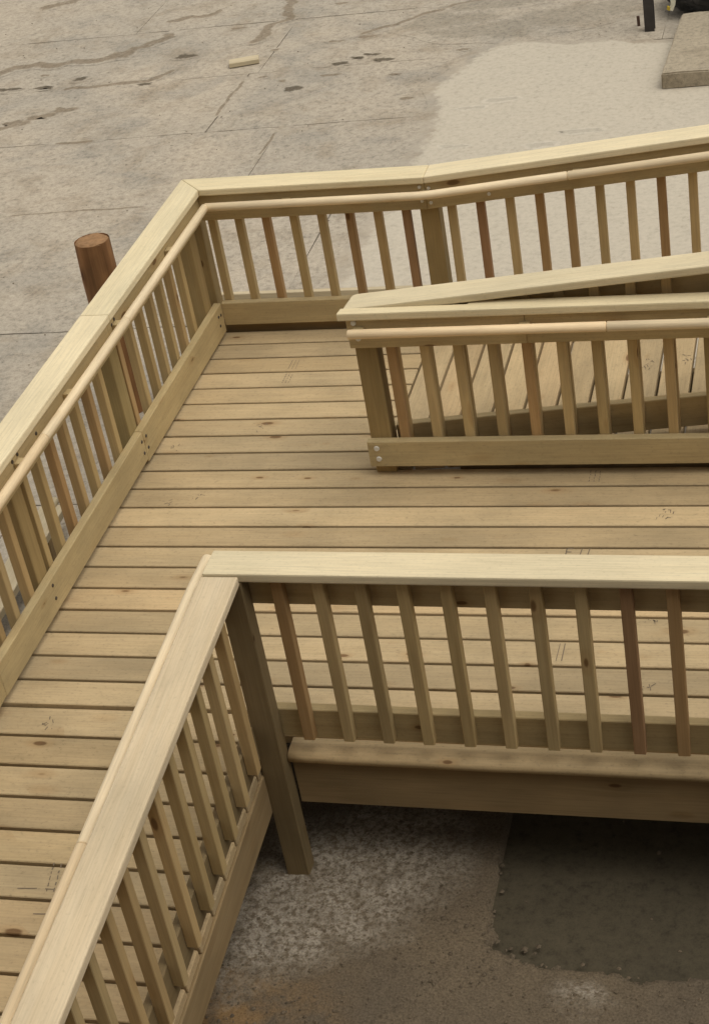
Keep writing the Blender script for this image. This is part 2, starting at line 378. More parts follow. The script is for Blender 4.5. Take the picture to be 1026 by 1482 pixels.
# darker worn strip and dirt-filled seams, mud spots
def seam(pts, w, mat='crack_dirt', h=0.003):
    w = w * 1.7
    L, Rr = [], []
    P = [Vector((x, y, 0)) for x, y in pts]; Q = []
    for a, b2 in zip(P, P[1:]):
        n = max(2, int((b2 - a).length / 0.06))
        for k in range(n): Q.append(a.lerp(b2, k / n))
    Q.append(P[-1]); bm = bmesh.new(); rowv = []
    c = Q[len(Q) // 2]
    for i, p in enumerate(Q):
        t = (Q[min(i + 1, len(Q) - 1)] - Q[max(i - 1, 0)]).normalized(); nn = Vector((-t.y, t.x, 0))
        e = min(i, len(Q) - 1 - i) / 3.0; ww = w * min(1, e + 0.15) * (0.65 + 0.8 * abs(noise.noise(p * 4.3)) + 0.25 * random.random())
        s = noise.noise(p * 6) * w * 0.5
        rowv.append([bm.verts.new(p + nn * (s + ww * k) - c + Vector((0, 0, z))) for k, z in ((-0.5, 0.0015), (-0.2, h * random.uniform(.8, 1)), (0.2, h * random.uniform(.8, 1)), (0.5, 0.0015))])
    for a, b2 in zip(rowv, rowv[1:]):
        for k in range(3): bm.faces.new((a[k], b2[k], b2[k + 1], a[k + 1]))
    bmesh.ops.recalc_face_normals(bm, faces=bm.faces)
    me = bm_mesh('dirt_seam', bm); att = me.attributes.new('edge', 'FLOAT', 'POINT'); N = len(me.vertices) // 4
    for i in range(N):
        for k2 in range(4): att.data[i * 4 + k2].value = -0.9 if (k2 in (0, 3) or i < 2 or i > N - 3) else 1.15
    return link('dirt_seam', me, M[mat], ground, Matrix.Translation((c.x, c.y, ZG)))
seam([(-4.6, 5.75), (-4.01, 5.94), (-3.83, 6.04), (-3.21, 6.06), (-2.91, 6.15), (-2.63, 6.52), (-2.66, 6.75)], 0.14)
seam([(-3.3, 5.38), (-2.9, 5.40), (-2.45, 5.43), (-2.25, 5.75)], 0.07)
seam([(-1.75, 7.5), (-1.66, 7.0), (-1.62, 6.80), (-1.72, 6.45), (-1.70, 6.23), (-1.9, 6.18)], 0.10)
seam([(-4.4, 7.6), (-3.9, 7.95), (-3.5, 8.1)], 0.16)
seam([(-2.9, 6.95), (-2.5, 7.02), (-2.25, 7.25)], 0.10)
seam([(-1.57, 5.36), (-1.585, 5.0), (-1.60, 4.7), (-1.6, 4.4)], 0.032)
seam([(-0.985, 4.22), (-0.99, 3.9), (-1.0, 3.6)], 0.026)
seam([(-2.9, 4.16), (-2.55, 4.175), (-2.35, 4.18)], 0.055)
seam([(-2.7, 2.87), (-2.2, 2.88), (-1.5, 2.9)], 0.022)
seam([(-0.9, 6.1), (-0.6, 6.35), (-0.3, 6.62), (0.1, 6.85), (0.7, 7.1)], 0.06)
def blob(cx, cy, rx, ry, mat='mud', h=0.002, n=18):
    rx *= 1.35; ry *= 1.35
    ph = random.random() * 9
    pts = [(cx + rx * math.cos(2 * math.pi * i / n) * (0.8 + 0.45 * noise.noise(Vector((math.cos(2 * math.pi * i / n) * 1.6, math.sin(2 * math.pi * i / n) * 1.6, ph)))),
            cy + ry * math.sin(2 * math.pi * i / n) * (0.8 + 0.45 * noise.noise(Vector((math.cos(2 * math.pi * i / n) * 1.6, math.sin(2 * math.pi * i / n) * 1.6, ph + 3))))) for i in range(n)]
    return sheet('mud_spot', mat, pts, ZG + (0.0076 if mat == 'apron_stain' else 0.0014), h, ground, rim=min(rx, ry) * 0.6, mask=True)
for (x, y) in [(-2.3, 5.97), (-3.12, 5.62), (-2.45, 5.36), (-3.38, 5.45), (-3.76, 5.49), (-1.09, 5.01), (-0.83, 5.5), (-0.72, 5.6), (-0.62, 5.66), (-0.5, 5.51)]:
    blob(x, y, random.uniform(0.09, 0.14), random.uniform(0.05, 0.08))
for (x, y) in [(-3.5, 5.76), (-1.24, 5.19), (-1.49, 5.96), (-1.01, 6.05), (-1.19, 7.05), (-2.0, 6.6), (-0.3, 5.15), (-0.1, 4.62), (-0.85, 5.25), (-1.42, 5.32), (0.15, 5.6), (-0.75, 6.1)]:
    blob(x, y, random.uniform(0.05, 0.11), random.uniform(0.03, 0.05), 'crack_dirt')
for x, y, rx, ry in [(-0.1, 6.35, .55, .28), (0.35, 6.05, .6, .28), (0.9, 6.3, .7, .35), (0.3, 6.7, .5, .2)]: blob(x, y, rx, ry, 'grey_stain', 0.0012, 30)
for dx, dy, rx, ry in [(-3.3, 4.66, .2, .1), (-3.12, 4.78, .17, .12), (-3.0, 4.9, .16, .09), (-3.42, 4.58, .12, .07)]: blob(dx, dy, rx, ry, 'crack_dirt')
for x, y, rx, ry in [(0.42, 3.62, .12, .05), (0.62, 4.45, .15, .06), (0.45, 4.32, .12, .05), (1.05, 3.55, .13, .06), (1.3, 3.75, .16, .05)]: blob(x, y, rx, ry, 'apron_stain')

# near ground: earth with a worn lime-whitened patch and a sunken screeded bed
def inside(px, py, poly):
    c = False; j = len(poly) - 1
    for i in range(len(poly)):
        (xi, yi), (xj, yj) = poly[i], poly[j]
        if (yi > py) != (yj > py) and px < (xj - xi) * (py - yi) / (yj - yi) + xi: c = not c
        j = i
    return c
PIT = [(1.82, -1.2), (1.83, -2.75), (1.81, -3.05), (1.835, -3.22), (1.83, -3.34), (1.865, -3.40), (1.85, -3.46), (1.96, -3.49), (2.03, -3.53), (2.22, -3.525), (2.40, -3.55), (2.62, -3.52), (3.4, -3.55), (3.4, -1.2)]
LIME = [(0.55, -3.65), (0.80, -3.35), (1.05, -3.0), (1.20, -2.85), (1.55, -2.80), (1.66, -3.0), (1.60, -3.22), (1.52, -3.40), (1.36, -3.52), (1.20, -3.60), (1.08, -3.63), (0.95, -3.72), (0.75, -3.80)]
LIME2 = [(2.09, -3.615), (2.16, -3.60), (2.26, -3.605), (2.285, -3.66), (2.24, -3.70), (2.20, -3.67), (2.13, -3.66)]
X0, X1, Y0, Y1 = 0.5, 3.5, -4.7, -1.0
NX, NY = 230, 250
verts, cols = [], []
for j in range(NY + 1):
    for i in range(NX + 1):
        x = X0 + (X1 - X0) * i / NX; y = Y0 + (Y1 - Y0) * j / NY
        w = noise.noise_vector(Vector((x * 7, y * 7, 1.3))) * 0.05 + noise.noise_vector(Vector((x * 23, y * 23, 4.3))) * 0.02
        pit = inside(x + w.x * 0.35, y + w.y * 0.6, PIT)
        lime = 0.0
        if y < -2.6:
            for dx, dy in ((0, 0), (.07, .02), (-.06, .05), (.03, -.07), (-.04, -.05), (.0, .1), (.1, -.03), (-.1, 0)):
                lime += (inside(x + dx + w.x * 1.6, y + dy + w.y * 1.6, LIME) or inside(x + dx * .5 + w.x, y + dy * .5 + w.y, LIME2)) / 8.0
        z = ZG + 0.010 * noise.noise(Vector((x * 2.2, y * 2.2, 0))) + 0.006 * noise.noise(Vector((x * 14, y * 14, 5))) + 0.003 * noise.noise(Vector((x * 45, y * 45, 8)))
        if pit: z = ZG - 0.048
        else: z += 0.004 * lime
        verts.append((x, y, z)); sandy = max(0, min(1, (1.5 - x) * 1.6)) * max(0, min(1, (-3.55 - y) * 5))
        cols.append((lime, sandy, 1.0 if pit else 0.0, 1))
faces = [(j * (NX + 1) + i, j * (NX + 1) + i + 1, (j + 1) * (NX + 1) + i + 1, (j + 1) * (NX + 1) + i) for j in range(NY) for i in range(NX)]
me = bpy.data.meshes.new('earth_ground'); me.from_pydata(verts, [], faces)
att = me.color_attributes.new('zones', 'FLOAT_COLOR', 'POINT')
for i, c in enumerate(cols): att.data[i].color = c
for p in me.polygons: p.use_smooth = True
m, nt, b = new_mat('earth_and_lime')
ge = nd(nt, 'ShaderNodeNewGeometry'); at = nd(nt, 'ShaderNodeAttribute', attribute_name='zones'); sp = nd(nt, 'ShaderNodeSeparateColor')
nt.links.new(at.outputs['Color'], sp.inputs[0])
def gn(s, d=5, r=0.6):
    n = nd(nt, 'ShaderNodeTexNoise'); n.inputs['Scale'].default_value = s; n.inputs['Detail'].default_value = d; n.inputs['Roughness'].default_value = r
    nt.links.new(ge.outputs['Position'], n.inputs['Vector']); return n.outputs['Fac']
big, mid, fine, grit = gn(2.2), gn(9), gn(42, 4, 0.7), gn(120, 3, 0.7)
c = mixc(nt, ramp(nt, big, [(0.35, g3(0)), (0.65, g3(1))]).outputs[0], (0.145, 0.112, 0.073), (0.115, 0.091, 0.063))
c = mixc(nt, mth(nt, 'MULTIPLY', sp.outputs[1], ramp(nt, mid, [(0.4, g3(0)), (0.6, g3(1))]).outputs[0]), c, (0.24, 0.145, 0.062))
lim = mth(nt, 'MULTIPLY', sp.outputs[0], ramp(nt, mid, [(0.30, g3(0.3)), (0.55, g3(1.0))]).outputs[0])
spk = ramp(nt, fine, [(0.40, g3(0.05)), (0.56, g3(1.0))]).outputs[0]
c = mixc(nt, mth(nt, 'MULTIPLY', lim, spk), c, (0.32, 0.28, 0.222))
c = mixc(nt, 1.0, c, ramp(nt, grit, [(0.3, g3(0.6)), (0.5, g3(1)), (0.72, g3(1.3))]).outputs[0], 'MULTIPLY')
nt.links.new(c, b.inputs['Base Color']); b.inputs['Roughness'].default_value = 0.95; b.inputs['Specular IOR Level'].default_value = 0.15
bp = nd(nt, 'ShaderNodeBump'); bp.inputs['Strength'].default_value = 0.55; bp.inputs['Distance'].default_value = 0.01
nt.links.new(mth(nt, 'ADD', fine, mth(nt, 'MULTIPLY', grit, 0.5)), bp.inputs['Height']); nt.links.new(bp.outputs[0], b.inputs['Normal'])
me.materials.append(m)
earth = struct(link('earth_ground', me, None, None, Matrix.Identity(4)))
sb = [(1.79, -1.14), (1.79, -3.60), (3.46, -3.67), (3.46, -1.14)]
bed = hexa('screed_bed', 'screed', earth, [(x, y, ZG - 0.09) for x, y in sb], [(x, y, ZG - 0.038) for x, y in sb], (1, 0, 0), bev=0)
# pebbles: too many to count
pv, pf = [], []
def pebble(x, y, z, r):
    b0 = len(pv); k = random.random() * 6.28
    for (a, e) in [(0, -1), (0, 0), (1, 0), (2, 0), (3, 0), (4, 0), (0, 1)]:
        if e: pv.append((x, y, z + e * r * 0.6))
        else:
            q = r * random.uniform(0.7, 1.15); pv.append((x + q * math.cos(k + a * 1.2566), y + q * math.sin(k + a * 1.2566), z + jit(r * 0.25)))
    for a in range(5):
        pf.append((b0 + 1 + a, b0 + 1 + (a + 1) % 5, b0 + 6)); pf.append((b0 + 1 + (a + 1) % 5, b0 + 1 + a, b0))
for _ in range(3600):
    x = random.uniform(0.55, 3.3); y = random.uniform(-4.5, -2.6)
    if inside(x, y, PIT) and random.random() > 0.03: continue
    zz = ZG - 0.036 if inside(x, y, PIT) else ZG + 0.010 * noise.noise(Vector((x * 2.2, y * 2.2, 0))) + 0.002
    pebble(x, y, zz, random.choice([0.003, 0.004, 0.004, 0.005, 0.006, 0.008]) * random.uniform(0.8, 1.4))
for _ in range(70):                       # crumbling edge of the bed
    t = random.random(); i = random.randrange(2, 12); a, b2 = PIT[i], PIT[i + 1]
    pebble(a[0] + (b2[0] - a[0]) * t + jit(.03), a[1] + (b2[1] - a[1]) * t + jit(.03), ZG - random.uniform(0, .035), random.uniform(.004, .012))
for _ in range(12): pebble(1.86 + random.uniform(-.03, .16), -3.46 + random.uniform(-.05, .03), ZG - random.uniform(.0, .03), random.uniform(.006, .014))
me = bpy.data.meshes.new('pebbles'); me.from_pydata(pv, [], pf); me.materials.append(M['stone'])
o = link('pebbles', me, None, None, Matrix.Identity(4)); o['kind'] = 'stuff'; o['label'] = 'small stones and grit strewn over the brown earth below the deck'; o['category'] = 'pebbles'
pv, pf = [], []
for _ in range(650):
    x = random.uniform(-4.5, 3); y = random.uniform(0.6, 8)
    if random.random() > 0.25 + 0.6 * (noise.noise(Vector((x * 1.3, y * 1.3, 3))) > 0.05): continue
    pebble(x, y, ZG + 0.003, random.uniform(.003, .008))
me = bpy.data.meshes.new('grit'); me.from_pydata(pv, [], pf); me.materials.append(M['stone'])
o = link('grit', me, None, None, Matrix.Identity(4)); o['kind'] = 'stuff'; o['label'] = 'loose grit scattered on the old concrete yard behind the railings'; o['category'] = 'grit'

# ------------------------------------------------------------------ landing deck
deck = thing('timber_deck', (1.0, -1.5, ZG), 'level timber landing of sawn planks between the railings', 'deck')
planks = {}
def plank_y(k): return -(k + 0.5) * PK
DX0 = -0.10
for k in range(0, 22):
    y = plank_y(k); w = PK - GAP + jit(.0012)
    x0 = DX0 + jit(.004); x1 = XE
    if k < 9 or k == 9: x1 = XU - 0.004 if k < 9 else XE
    if k == 0: y -= 0.004; w -= 0.006
    if k >= 20: x0 = 1.058
    yy = y + jit(.0008)
    if k == 21: continue
    if k == 20:
        yaw = 0.0117
        pts = [(x0, -20 * PK - GAP / 2), (XE, -20 * PK - GAP / 2), (XE, -3.048 - yaw * (XE - 1.6) + .002), (x0, -3.048 + .006)]
        planks[k] = hexa('plank', 'deck', deck, [(a, c2, -0.038) for a, c2 in pts], [(a, c2, 0) for a, c2 in pts], (1, 0, 0), bev=0.003)
        continue
    if k == 9:                               # the ramp's foot and the middle railing stand on this one
        planks[k] = board('plank', 'deck', deck, (x0, yy, -0.019), (XE, yy, -0.019 + jit(.0006)), w, 0.038)
        continue
    planks[k] = board('plank', 'deck', deck, (x0, yy, -0.019 + jit(.0006)), (x1, yy, -0.019 + jit(.0006)), w, 0.038)
# the outermost plank under the front railing: rounded, waney edge
yaw = 0.0117
def FY(y, x): return y - yaw * (x - 1.6)
bm = bmesh.new(); n = 60; prof = [(-3.056, -0.038), (-3.056, 0.0), (-3.118, 0.0), (-3.134, -0.003), (-3.143, -0.010), (-3.147, -0.018), (-3.147, -0.036), (-3.143, -0.038)]
rings = []
cx = (1.15 + XE) / 2; Mw = Matrix.Translation((cx, -3.10, -0.019))
for i in range(n + 1):
    x = 1.152 + (XE - 1.152) * i / n; wob = 0.004 * noise.noise(Vector((x * 3, 1, 1))) + 0.0015 * noise.noise(Vector((x * 14, 2, 1)))
    rings.append([bm.verts.new((x - cx, FY(y + (wob if y < -3.07 else 0), x) + 3.10, z + 0.019 + (wob * 0.5 if z > -.02 and y < -3.1 else 0))) for y, z in prof])
for a, b2 in zip(rings, rings[1:]):
    for j in range(len(prof)): bm.faces.new((a[j], a[(j + 1) % len(prof)], b2[(j + 1) % len(prof)], b2[j]))
bm.faces.new(rings[0]); bm.faces.new(rings[-1][::-1]); bmesh.ops.recalc_face_normals(bm, faces=bm.faces)
planks[21] = link('plank', bm_mesh('plank', bm, True), M['deck'], deck, Mw); planks[21]['label'] = 'outermost plank with a rounded waney edge'
# rims and joists
def frimpts(y0, y1): return [(1.152, FY(y0, 1.152)), (XE, FY(y0, XE)), (XE, FY(y1, XE)), (1.152, FY(y1, 1.152))]
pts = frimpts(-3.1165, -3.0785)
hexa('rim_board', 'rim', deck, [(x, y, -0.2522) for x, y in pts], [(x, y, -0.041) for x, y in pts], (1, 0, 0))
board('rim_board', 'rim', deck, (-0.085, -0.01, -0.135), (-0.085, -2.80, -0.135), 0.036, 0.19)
board('rim_board', 'rim', deck, (-0.03, 0.022, -0.101), (1.078, 0.022, -0.101), 0.036, 0.302)  # back one raised behind the bottom rail to keep light out of the slit
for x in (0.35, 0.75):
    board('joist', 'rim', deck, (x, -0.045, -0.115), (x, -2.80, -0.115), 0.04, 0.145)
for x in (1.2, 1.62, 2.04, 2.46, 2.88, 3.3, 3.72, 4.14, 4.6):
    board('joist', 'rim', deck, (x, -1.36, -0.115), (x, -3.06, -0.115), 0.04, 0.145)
board('light_stop_board', 'rim', deck, (-0.06, -1.42, -0.375), (XE, -1.42, -0.375), 0.02, 0.35)  # unseen board added to stop light leaking through under the deck
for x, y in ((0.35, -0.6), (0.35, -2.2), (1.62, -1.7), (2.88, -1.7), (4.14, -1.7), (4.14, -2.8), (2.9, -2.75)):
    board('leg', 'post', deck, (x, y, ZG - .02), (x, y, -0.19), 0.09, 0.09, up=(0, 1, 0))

# lumber stamps and pencil marks printed on the planks
def marks(cx, cy, strokes, k=None, zf=0.0, tilt=0.0, parent=None):
    kk = k if k is not None else int(-cy / PK); par = parent or planks[kk]
    bm = bmesh.new(); Mw = Matrix.Translation((cx, cy, zf + 0.0012)) @ Matrix.Rotation(-tilt, 4, 'X')
    for (x0, y0, x1, y1, w) in strokes:
        a, b2 = Vector((x0, y0, 0)), Vector((x1, y1, 0)); t = (b2 - a).normalized(); nn = Vector((-t.y, t.x, 0)) * w / 2
        bm.faces.new([bm.verts.new(v) for v in (a - nn, b2 - nn, b2 + nn, a + nn)])
    o = link('stamp_mark', bm_mesh('stamp_mark', bm), M['ink'], par, Mw); o['kind'] = 'stuff'; return o
def dashes(n, dx, L, w=0.004, broken=True, rot=0.0):
    out = []
    for i in range(n):
        y = -L / 2
        while y < L / 2:
            d = random.uniform(.008, .02) if broken else L
            out.append((i * dx + jit(.002) + rot * y, y, i * dx + jit(.002) + rot * (y + d), min(y + d, L / 2), w * random.uniform(.6, 1.1))); y += d + random.uniform(.004, .012)
    return out
def scribble(w, h, n):
    return [(lambda x, y: (x, y, x + jit(.016), y + jit(.02), random.uniform(.002, .0045)))(jit(w / 2), jit(h / 2)) for _ in range(n)]
marks(0.425, -0.37, dashes(3, .018, .09, .003, False), 2)
marks(0.43, -0.505, dashes(3, .016, .09), 3)
marks(0.445, -0.95, scribble(.05, .07, 9), 6)
marks(0.07, -1.12, scribble(.05, .05, 7), 7)
marks(0.31, -1.53, scribble(.05, .06, 9), 10)
marks(0.185, -1.575, scribble(.04, .04, 5), 10)
marks(2.00, -1.385, dashes(3, .02, .09, .004), 9)
marks(2.33, -1.665, scribble(.08, .06, 12), 11)
marks(1.97, -1.925, [(0, -.03, 0, .02, .005), (0, .018, .026, .018, .005), (0, -.004, .02, -.004, .005), (0.055, -.03, .06, .02, .004), (0.085, -.03, .09, .02, .004)], 13)
marks(2.02, -2.55, dashes(2, .02, .10, .004, False), 17)
marks(2.35, -2.725, scribble(.04, .03, 6), 18)
marks(2.33, -2.36, scribble(.07, .02, 8), 16)

# ------------------------------------------------------------------ ramp rising to the right
up = thing('timber_ramp', (1.1, -0.65, ZG), 'timber ramp of crosswise planks rising to the right behind the middle railing', 'ramp', 'timber ramps of the deck')
PG = 0.1442
nu = Vector((1, 0, SU)).normalized(); nz = Vector((-SU, 0, 1)).normalized()
k = 0
while XU + (k + 1) * PG < XE:
    xa = XU + k * PG + GAP / 2; xb = XU + (k + 1) * PG - GAP / 2
    za, zb = SU * (xa - XU), SU * (xb - XU); e0, e1 = -1.297 + jit(.003), -0.006 + jit(.003)
    c2 = Vector(((xa + xb) / 2, 0, (za + zb) / 2)) - nz * 0.018
    board('plank', 'deck', up, (c2.x, e0, c2.z), (c2.x, e1, c2.z), (xb - xa) / nu.x, 0.036, up=nz)
    k += 1
for y in (-1.27, -0.65, -0.035):
    x0, x1 = XU + .35, XE
    hexa('joist', 'rim', up, [(x0, y - .018, SU * (x0 - XU) - .16), (x1, y - .018, SU * (x1 - XU) - .16), (x1, y + .018, SU * (x1 - XU) - .16), (x0, y + .018, SU * (x0 - XU) - .16)],
         [(x0, y - .018, SU * (x0 - XU) - .039), (x1, y - .018, SU * (x1 - XU) - .039), (x1, y + .018, SU * (x1 - XU) - .039), (x0, y + .018, SU * (x0 - XU) - .039)], (1, 0, SU))
def rmark(x, y, st):
    bm = bmesh.new(); Mw = Matrix.Translation((x, y, SU * (x - XU) + 0.0014)) @ frame((1, 0, SU), (0, 0, 1))
    for (x0, y0, x1, y1, w) in st:
        a, b2 = Vector((x0, y0, 0)), Vector((x1, y1, 0)); t = (b2 - a).normalized(); nn = Vector((-t.y, t.x, 0)) * w / 2
        bm.faces.new([bm.verts.new(v) for v in (a - nn, b2 - nn, b2 + nn, a + nn)])
    link('stamp_mark', bm_mesh('stamp_mark', bm), M['ink'], up, Mw)['kind'] = 'stuff'
rmark(2.17, -0.62, scribble(.07, .09, 14)); rmark(2.36, -0.62, scribble(.05, .07, 9))

# ------------------------------------------------------------------ ramp coming down to the camera
dn = thing('timber_ramp', (0.5, -4.0, ZG), 'timber ramp of lengthwise laid planks sloping down towards the lower left corner', 'ramp', 'timber ramps of the deck')
def dpos(k):
    d = max(0.0, (k - 19.3203) * PK) / math.hypot(1, SD); return (-19.3203 * PK - d, -SD * d)
tn = Vector((0, -SD, 1)).normalized()
dplank = {}
for k in range(20, 56):
    (ya, za), (yb, zb) = dpos(k), dpos(k + 1)
    c2 = Vector((0, (ya + yb) / 2, (za + zb) / 2)) - tn * 0.019
    dplank[k] = board('plank', 'deck', dn, (DX0 + jit(.004), c2.y, c2.z), (1.055 + jit(.001), c2.y, c2.z), PK - GAP + jit(.0012), 0.038, up=tn)
yb_, zb_ = dpos(55.9)
for x, mt in ((-0.085, 'rim'), (0.35, 'rim'), (0.7, 'rim'), (1.046, 'rim')):
    w = .018; y0 = -2.84 if x < 1 else -3.10
    z0 = -SD * (-2.8208 - y0)
    h0, h1 = (.215, .0395)
    hexa('rim_board' if x in (-0.085, 1.046) else 'joist', mt, dn, [(x - w, y0, z0 - h0), (x + w, y0, z0 - h0), (x + w, yb_, max(zb_ - h0, ZG - .03)), (x - w, yb_, max(zb_ - h0, ZG - .03))],
         [(x - w, y0, z0 - h1), (x + w, y0, z0 - h1), (x + w, yb_, zb_ - h1), (x - w, yb_, zb_ - h1)], (0, -1, -SD))
y_, z_ = dpos(25.35)
marks(0.455, y_, dashes(2, .026, .12, .005, True, -.12) + [(-.10, -.055, -.03, -.05, .004), (.0, -.05, .03, -.05, .004)], zf=z_, tilt=-math.atan(SD), parent=dplank[25])
y_, z_ = dpos(26.4); marks(0.47, y_, [(-.02, 0, .03, .003, .004)], zf=z_, tilt=-math.atan(SD), parent=dplank[26])
y_, z_ = dpos(20.6); marks(0.19, y_, scribble(.05, .05, 8), zf=z_, tilt=-math.atan(SD), parent=dplank[20])
for i in (0, 1, 2):
    y_, z_ = dpos(26 + 6 * i)
    for x in (0.35,): board('leg', 'post', dn, (x, y_, ZG - .02), (x, y_, z_ - .1), 0.08, 0.08, up=(0, 1, 0))

GR = 'timber railings of the deck'
def baluster(root, x0, x1, y0, y1, z0, z1, c='t'):
    return board('baluster', {'t': 'bal', 'b': 'bal_brown', 'r': 'bal_red'}[c], root, ((x0 + x1) / 2 + jit(.0015), (y0 + y1) / 2, z0), ((x0 + x1) / 2 + jit(.0015), (y0 + y1) / 2, z1), 0.039, 0.039, up=(0, 1, 0), bev=0.0025)
def post(root, x0, x1, y0, y1, z0, z1, name='post', mat='post'):
    return board(name, mat, root, ((x0 + x1) / 2, (y0 + y1) / 2, z0), ((x0 + x1) / 2, (y0 + y1) / 2, z1), y1 - y0, x1 - x0, up=(1, 0, 0), bev=0.003)

# ------------------------------------------------------------------ left railing
lr = thing('timber_railing', (-0.06, -1.5, ZG), 'left-hand timber railing running from the far corner to the left edge, handrail inside', 'railing', GR)
YK = -2.92; YE = -6.6
sl = lambda y: SN * (YK - y) if y < YK else 0.0      # fall of the railing past the landing
CI, CO = 0.0201, -0.1124
bi, bo = -0.0581, 0.0872                             # back cap edges
J = -1.33
def capL(y0, y1, mitre=False):
    pts = [(CO, bo if mitre else y0), (CI, bi if mitre else y0), (CI, y1), (CO, y1)]
    hexa('cap', 'cap', lr, [(x, y, ZCB - sl(y)) for x, y in pts], [(x, y, ZC - sl(y)) for x, y in pts], (0, -1, -0.0001), bev=0.006, seg=2)
capL(0, J + .0008, True); capL(J - .0008, YK); capL(YK - .0005, YE)
def brd(name, y0, y1, z0, z1, x=-0.019, w=0.038, mat='rail', root=None):
    a, b2 = sl(y0), sl(y1)
    hexa(name, mat, root or lr, [(x - w / 2, y0, z0 - a), (x + w / 2, y0, z0 - a), (x + w / 2, y1, z0 - b2), (x - w / 2, y1, z0 - b2)],
         [(x - w / 2, y0, z1 - a), (x + w / 2, y0, z1 - a), (x + w / 2, y1, z1 - b2), (x - w / 2, y1, z1 - b2)], (0, -1, 0.0001))
brd('top_rail', 0.0, J, RT0, RT1); brd('top_rail', J - .001, YK, RT0 - .002, RT1); brd('top_rail', YK - .001, YE, RT0, RT1)
brd('bottom_rail', -0.0365, -1.266, 0.020, 0.180); brd('bottom_rail', -1.2670, YK, 0.034, 0.178); brd('bottom_rail', YK - .001, YE, 0.04, 0.174)
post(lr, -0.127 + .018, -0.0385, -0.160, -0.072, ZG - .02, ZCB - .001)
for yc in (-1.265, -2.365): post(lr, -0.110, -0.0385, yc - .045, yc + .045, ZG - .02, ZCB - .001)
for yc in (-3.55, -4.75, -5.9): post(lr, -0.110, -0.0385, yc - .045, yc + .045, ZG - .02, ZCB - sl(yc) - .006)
for i in range(6): baluster(lr, -0.0785, -0.0385, -0.30 - BP * i - .04, -0.30 - BP * i, 0.03, ZCB - .002)
baluster(lr, -0.0785, -0.0385, -1.205, -1.165, 0.03, ZCB - .002, 'b')
for i in range(7): baluster(lr, -0.0785, -0.0385, -1.407 - BP * i - .04, -1.407 - BP * i, 0.03, ZCB - .002, 'tbttbtt'[i])
for i in range(8): baluster(lr, -0.0785, -0.0385, -2.455 - BP * i - .04, -2.455 - BP * i, 0.03 - sl(-2.475 - BP * i), ZCB - .004 - sl(-2.495 - BP * i))
hx = HO
hp = lambda y: (hx, y, ZH - sl(y))
tube('handrail', 'hand', lr, [(hx, -0.082, ZH), (hx, -1.233, ZH)], RH)
tube('handrail', 'hand', lr, [(hx, -1.2335, ZH), (hx, -2.188, ZH)], RH)
tube('handrail', 'hand', lr, [hp(-2.1885), hp(YK), hp(YE)], RH)
for y in (-0.55, -1.265, -1.85, -2.365): board('handrail_block', 'rail', lr, (0.0005, y, ZH - .004), (0.032, y, ZH - .004), 0.045, 0.03)
for y, z in ((-1.292, .14), (-1.235, .137), (-1.293, .082), (-1.238, .079), (-2.377, .149), (-2.381, .089), (-0.105, .135), (-0.105, .085), (-1.252, .737), (-1.286, .727), (-2.39, .738), (-2.34, .74), (-0.07, .128), (-2.16, .722)):
    bolt(lr, (0, y, z), (1, 0, 0), 'bolt_dark', 0.0085, 0.004)

# ------------------------------------------------------------------ back railing (level, then rising with the ramp)
br = thing('timber_railing', (1.0, 0.04, ZG), 'far timber railing, level at the left then rising along the ramp to the right', 'railing', GR)
XR = 1.1333
us = lambda x: SU * (x - XR) if x > XR else 0.0
ur = lambda x: SU * (x - XU) if x > XU else 0.0
BF = -0.0359
def span(name, mat, root, x0, x1, y0, y1, z0, z1, f=us, bev=0.003, seg=1):
    pts = [(x0, y0), (x1, y0), (x1, y1), (x0, y1)]
    return hexa(name, mat, root, [(x, y, z0 + f(x)) for x, y in pts], [(x, y, z1 + f(x)) for x, y in pts], (1, 0, (f(x1) - f(x0)) / (x1 - x0)), bev=bev, seg=seg)
pts = [(CO + .0012, bo), (CI + .0012, bi), (XR, bi), (XR, bo)]
hexa('cap', 'cap', br, [(x, y, ZCB) for x, y in pts], [(x, y, ZC) for x, y in pts], (1, 0, 0), bev=0.006, seg=2)
span('cap', 'cap', br, XR + .001, XE, bi, bo, ZCB, ZC, bev=0.006, seg=2)
span('top_rail', 'rail', br, 0.0005, XR - .004, BF, BF + .038, RT0, RT1); span('top_rail', 'rail', br, XR - .003, XE, BF, BF + .038, RT0, RT1)
span('bottom_rail', 'rail', br, 0.0005, XR - .002, BF, BF + .038, BT0, BT1); span('bottom_rail', 'rail', br, XR, XE, BF, BF + .038, BT0 - .012, BT1)
B0, B1 = BF + .0385, BF + .0775
post(br, -0.111, -0.033, 0.0035, 0.086, ZG - .02, ZCB - .001)
post(br, 1.082, 1.172, BF + .0385, 0.086, ZG - .02, ZCB - .001)
for x in (2.62, 3.9): post(br, x, x + .09, BF + .0385, 0.086, ZG - .02, ZCB + us(x) - .003)
for i in range(8): baluster(br, .008 + BP * i, .048 + BP * i, B0, B1, 0.055, ZCB - .002, 'ttbttbtr'[i])
i = 0
while 1.2125 + BP * i < XE - .1:
    x = 1.2125 + BP * i; i += 1
    if abs(x - 2.63) < .08 or abs(x - 3.92) < .08: continue
    baluster(br, x, x + .04, B0, B1, .05 + us(x), ZCB - .004 + us(x), 'trtbbttbttrttbtbttrtbt'[(i - 1) % 22])
yh = BF - HO
tube('handrail', 'hand', br, [(hx + .001, yh, ZH), (XR - .02, yh, ZH), (XR + .03, yh, ZH + us(XR + .03)), (1.809, yh, ZH + us(1.809))], RH)
tube('handrail', 'hand', br, [(1.8095, yh, ZH + us(1.8095)), (XE, yh, ZH + us(XE))], RH)
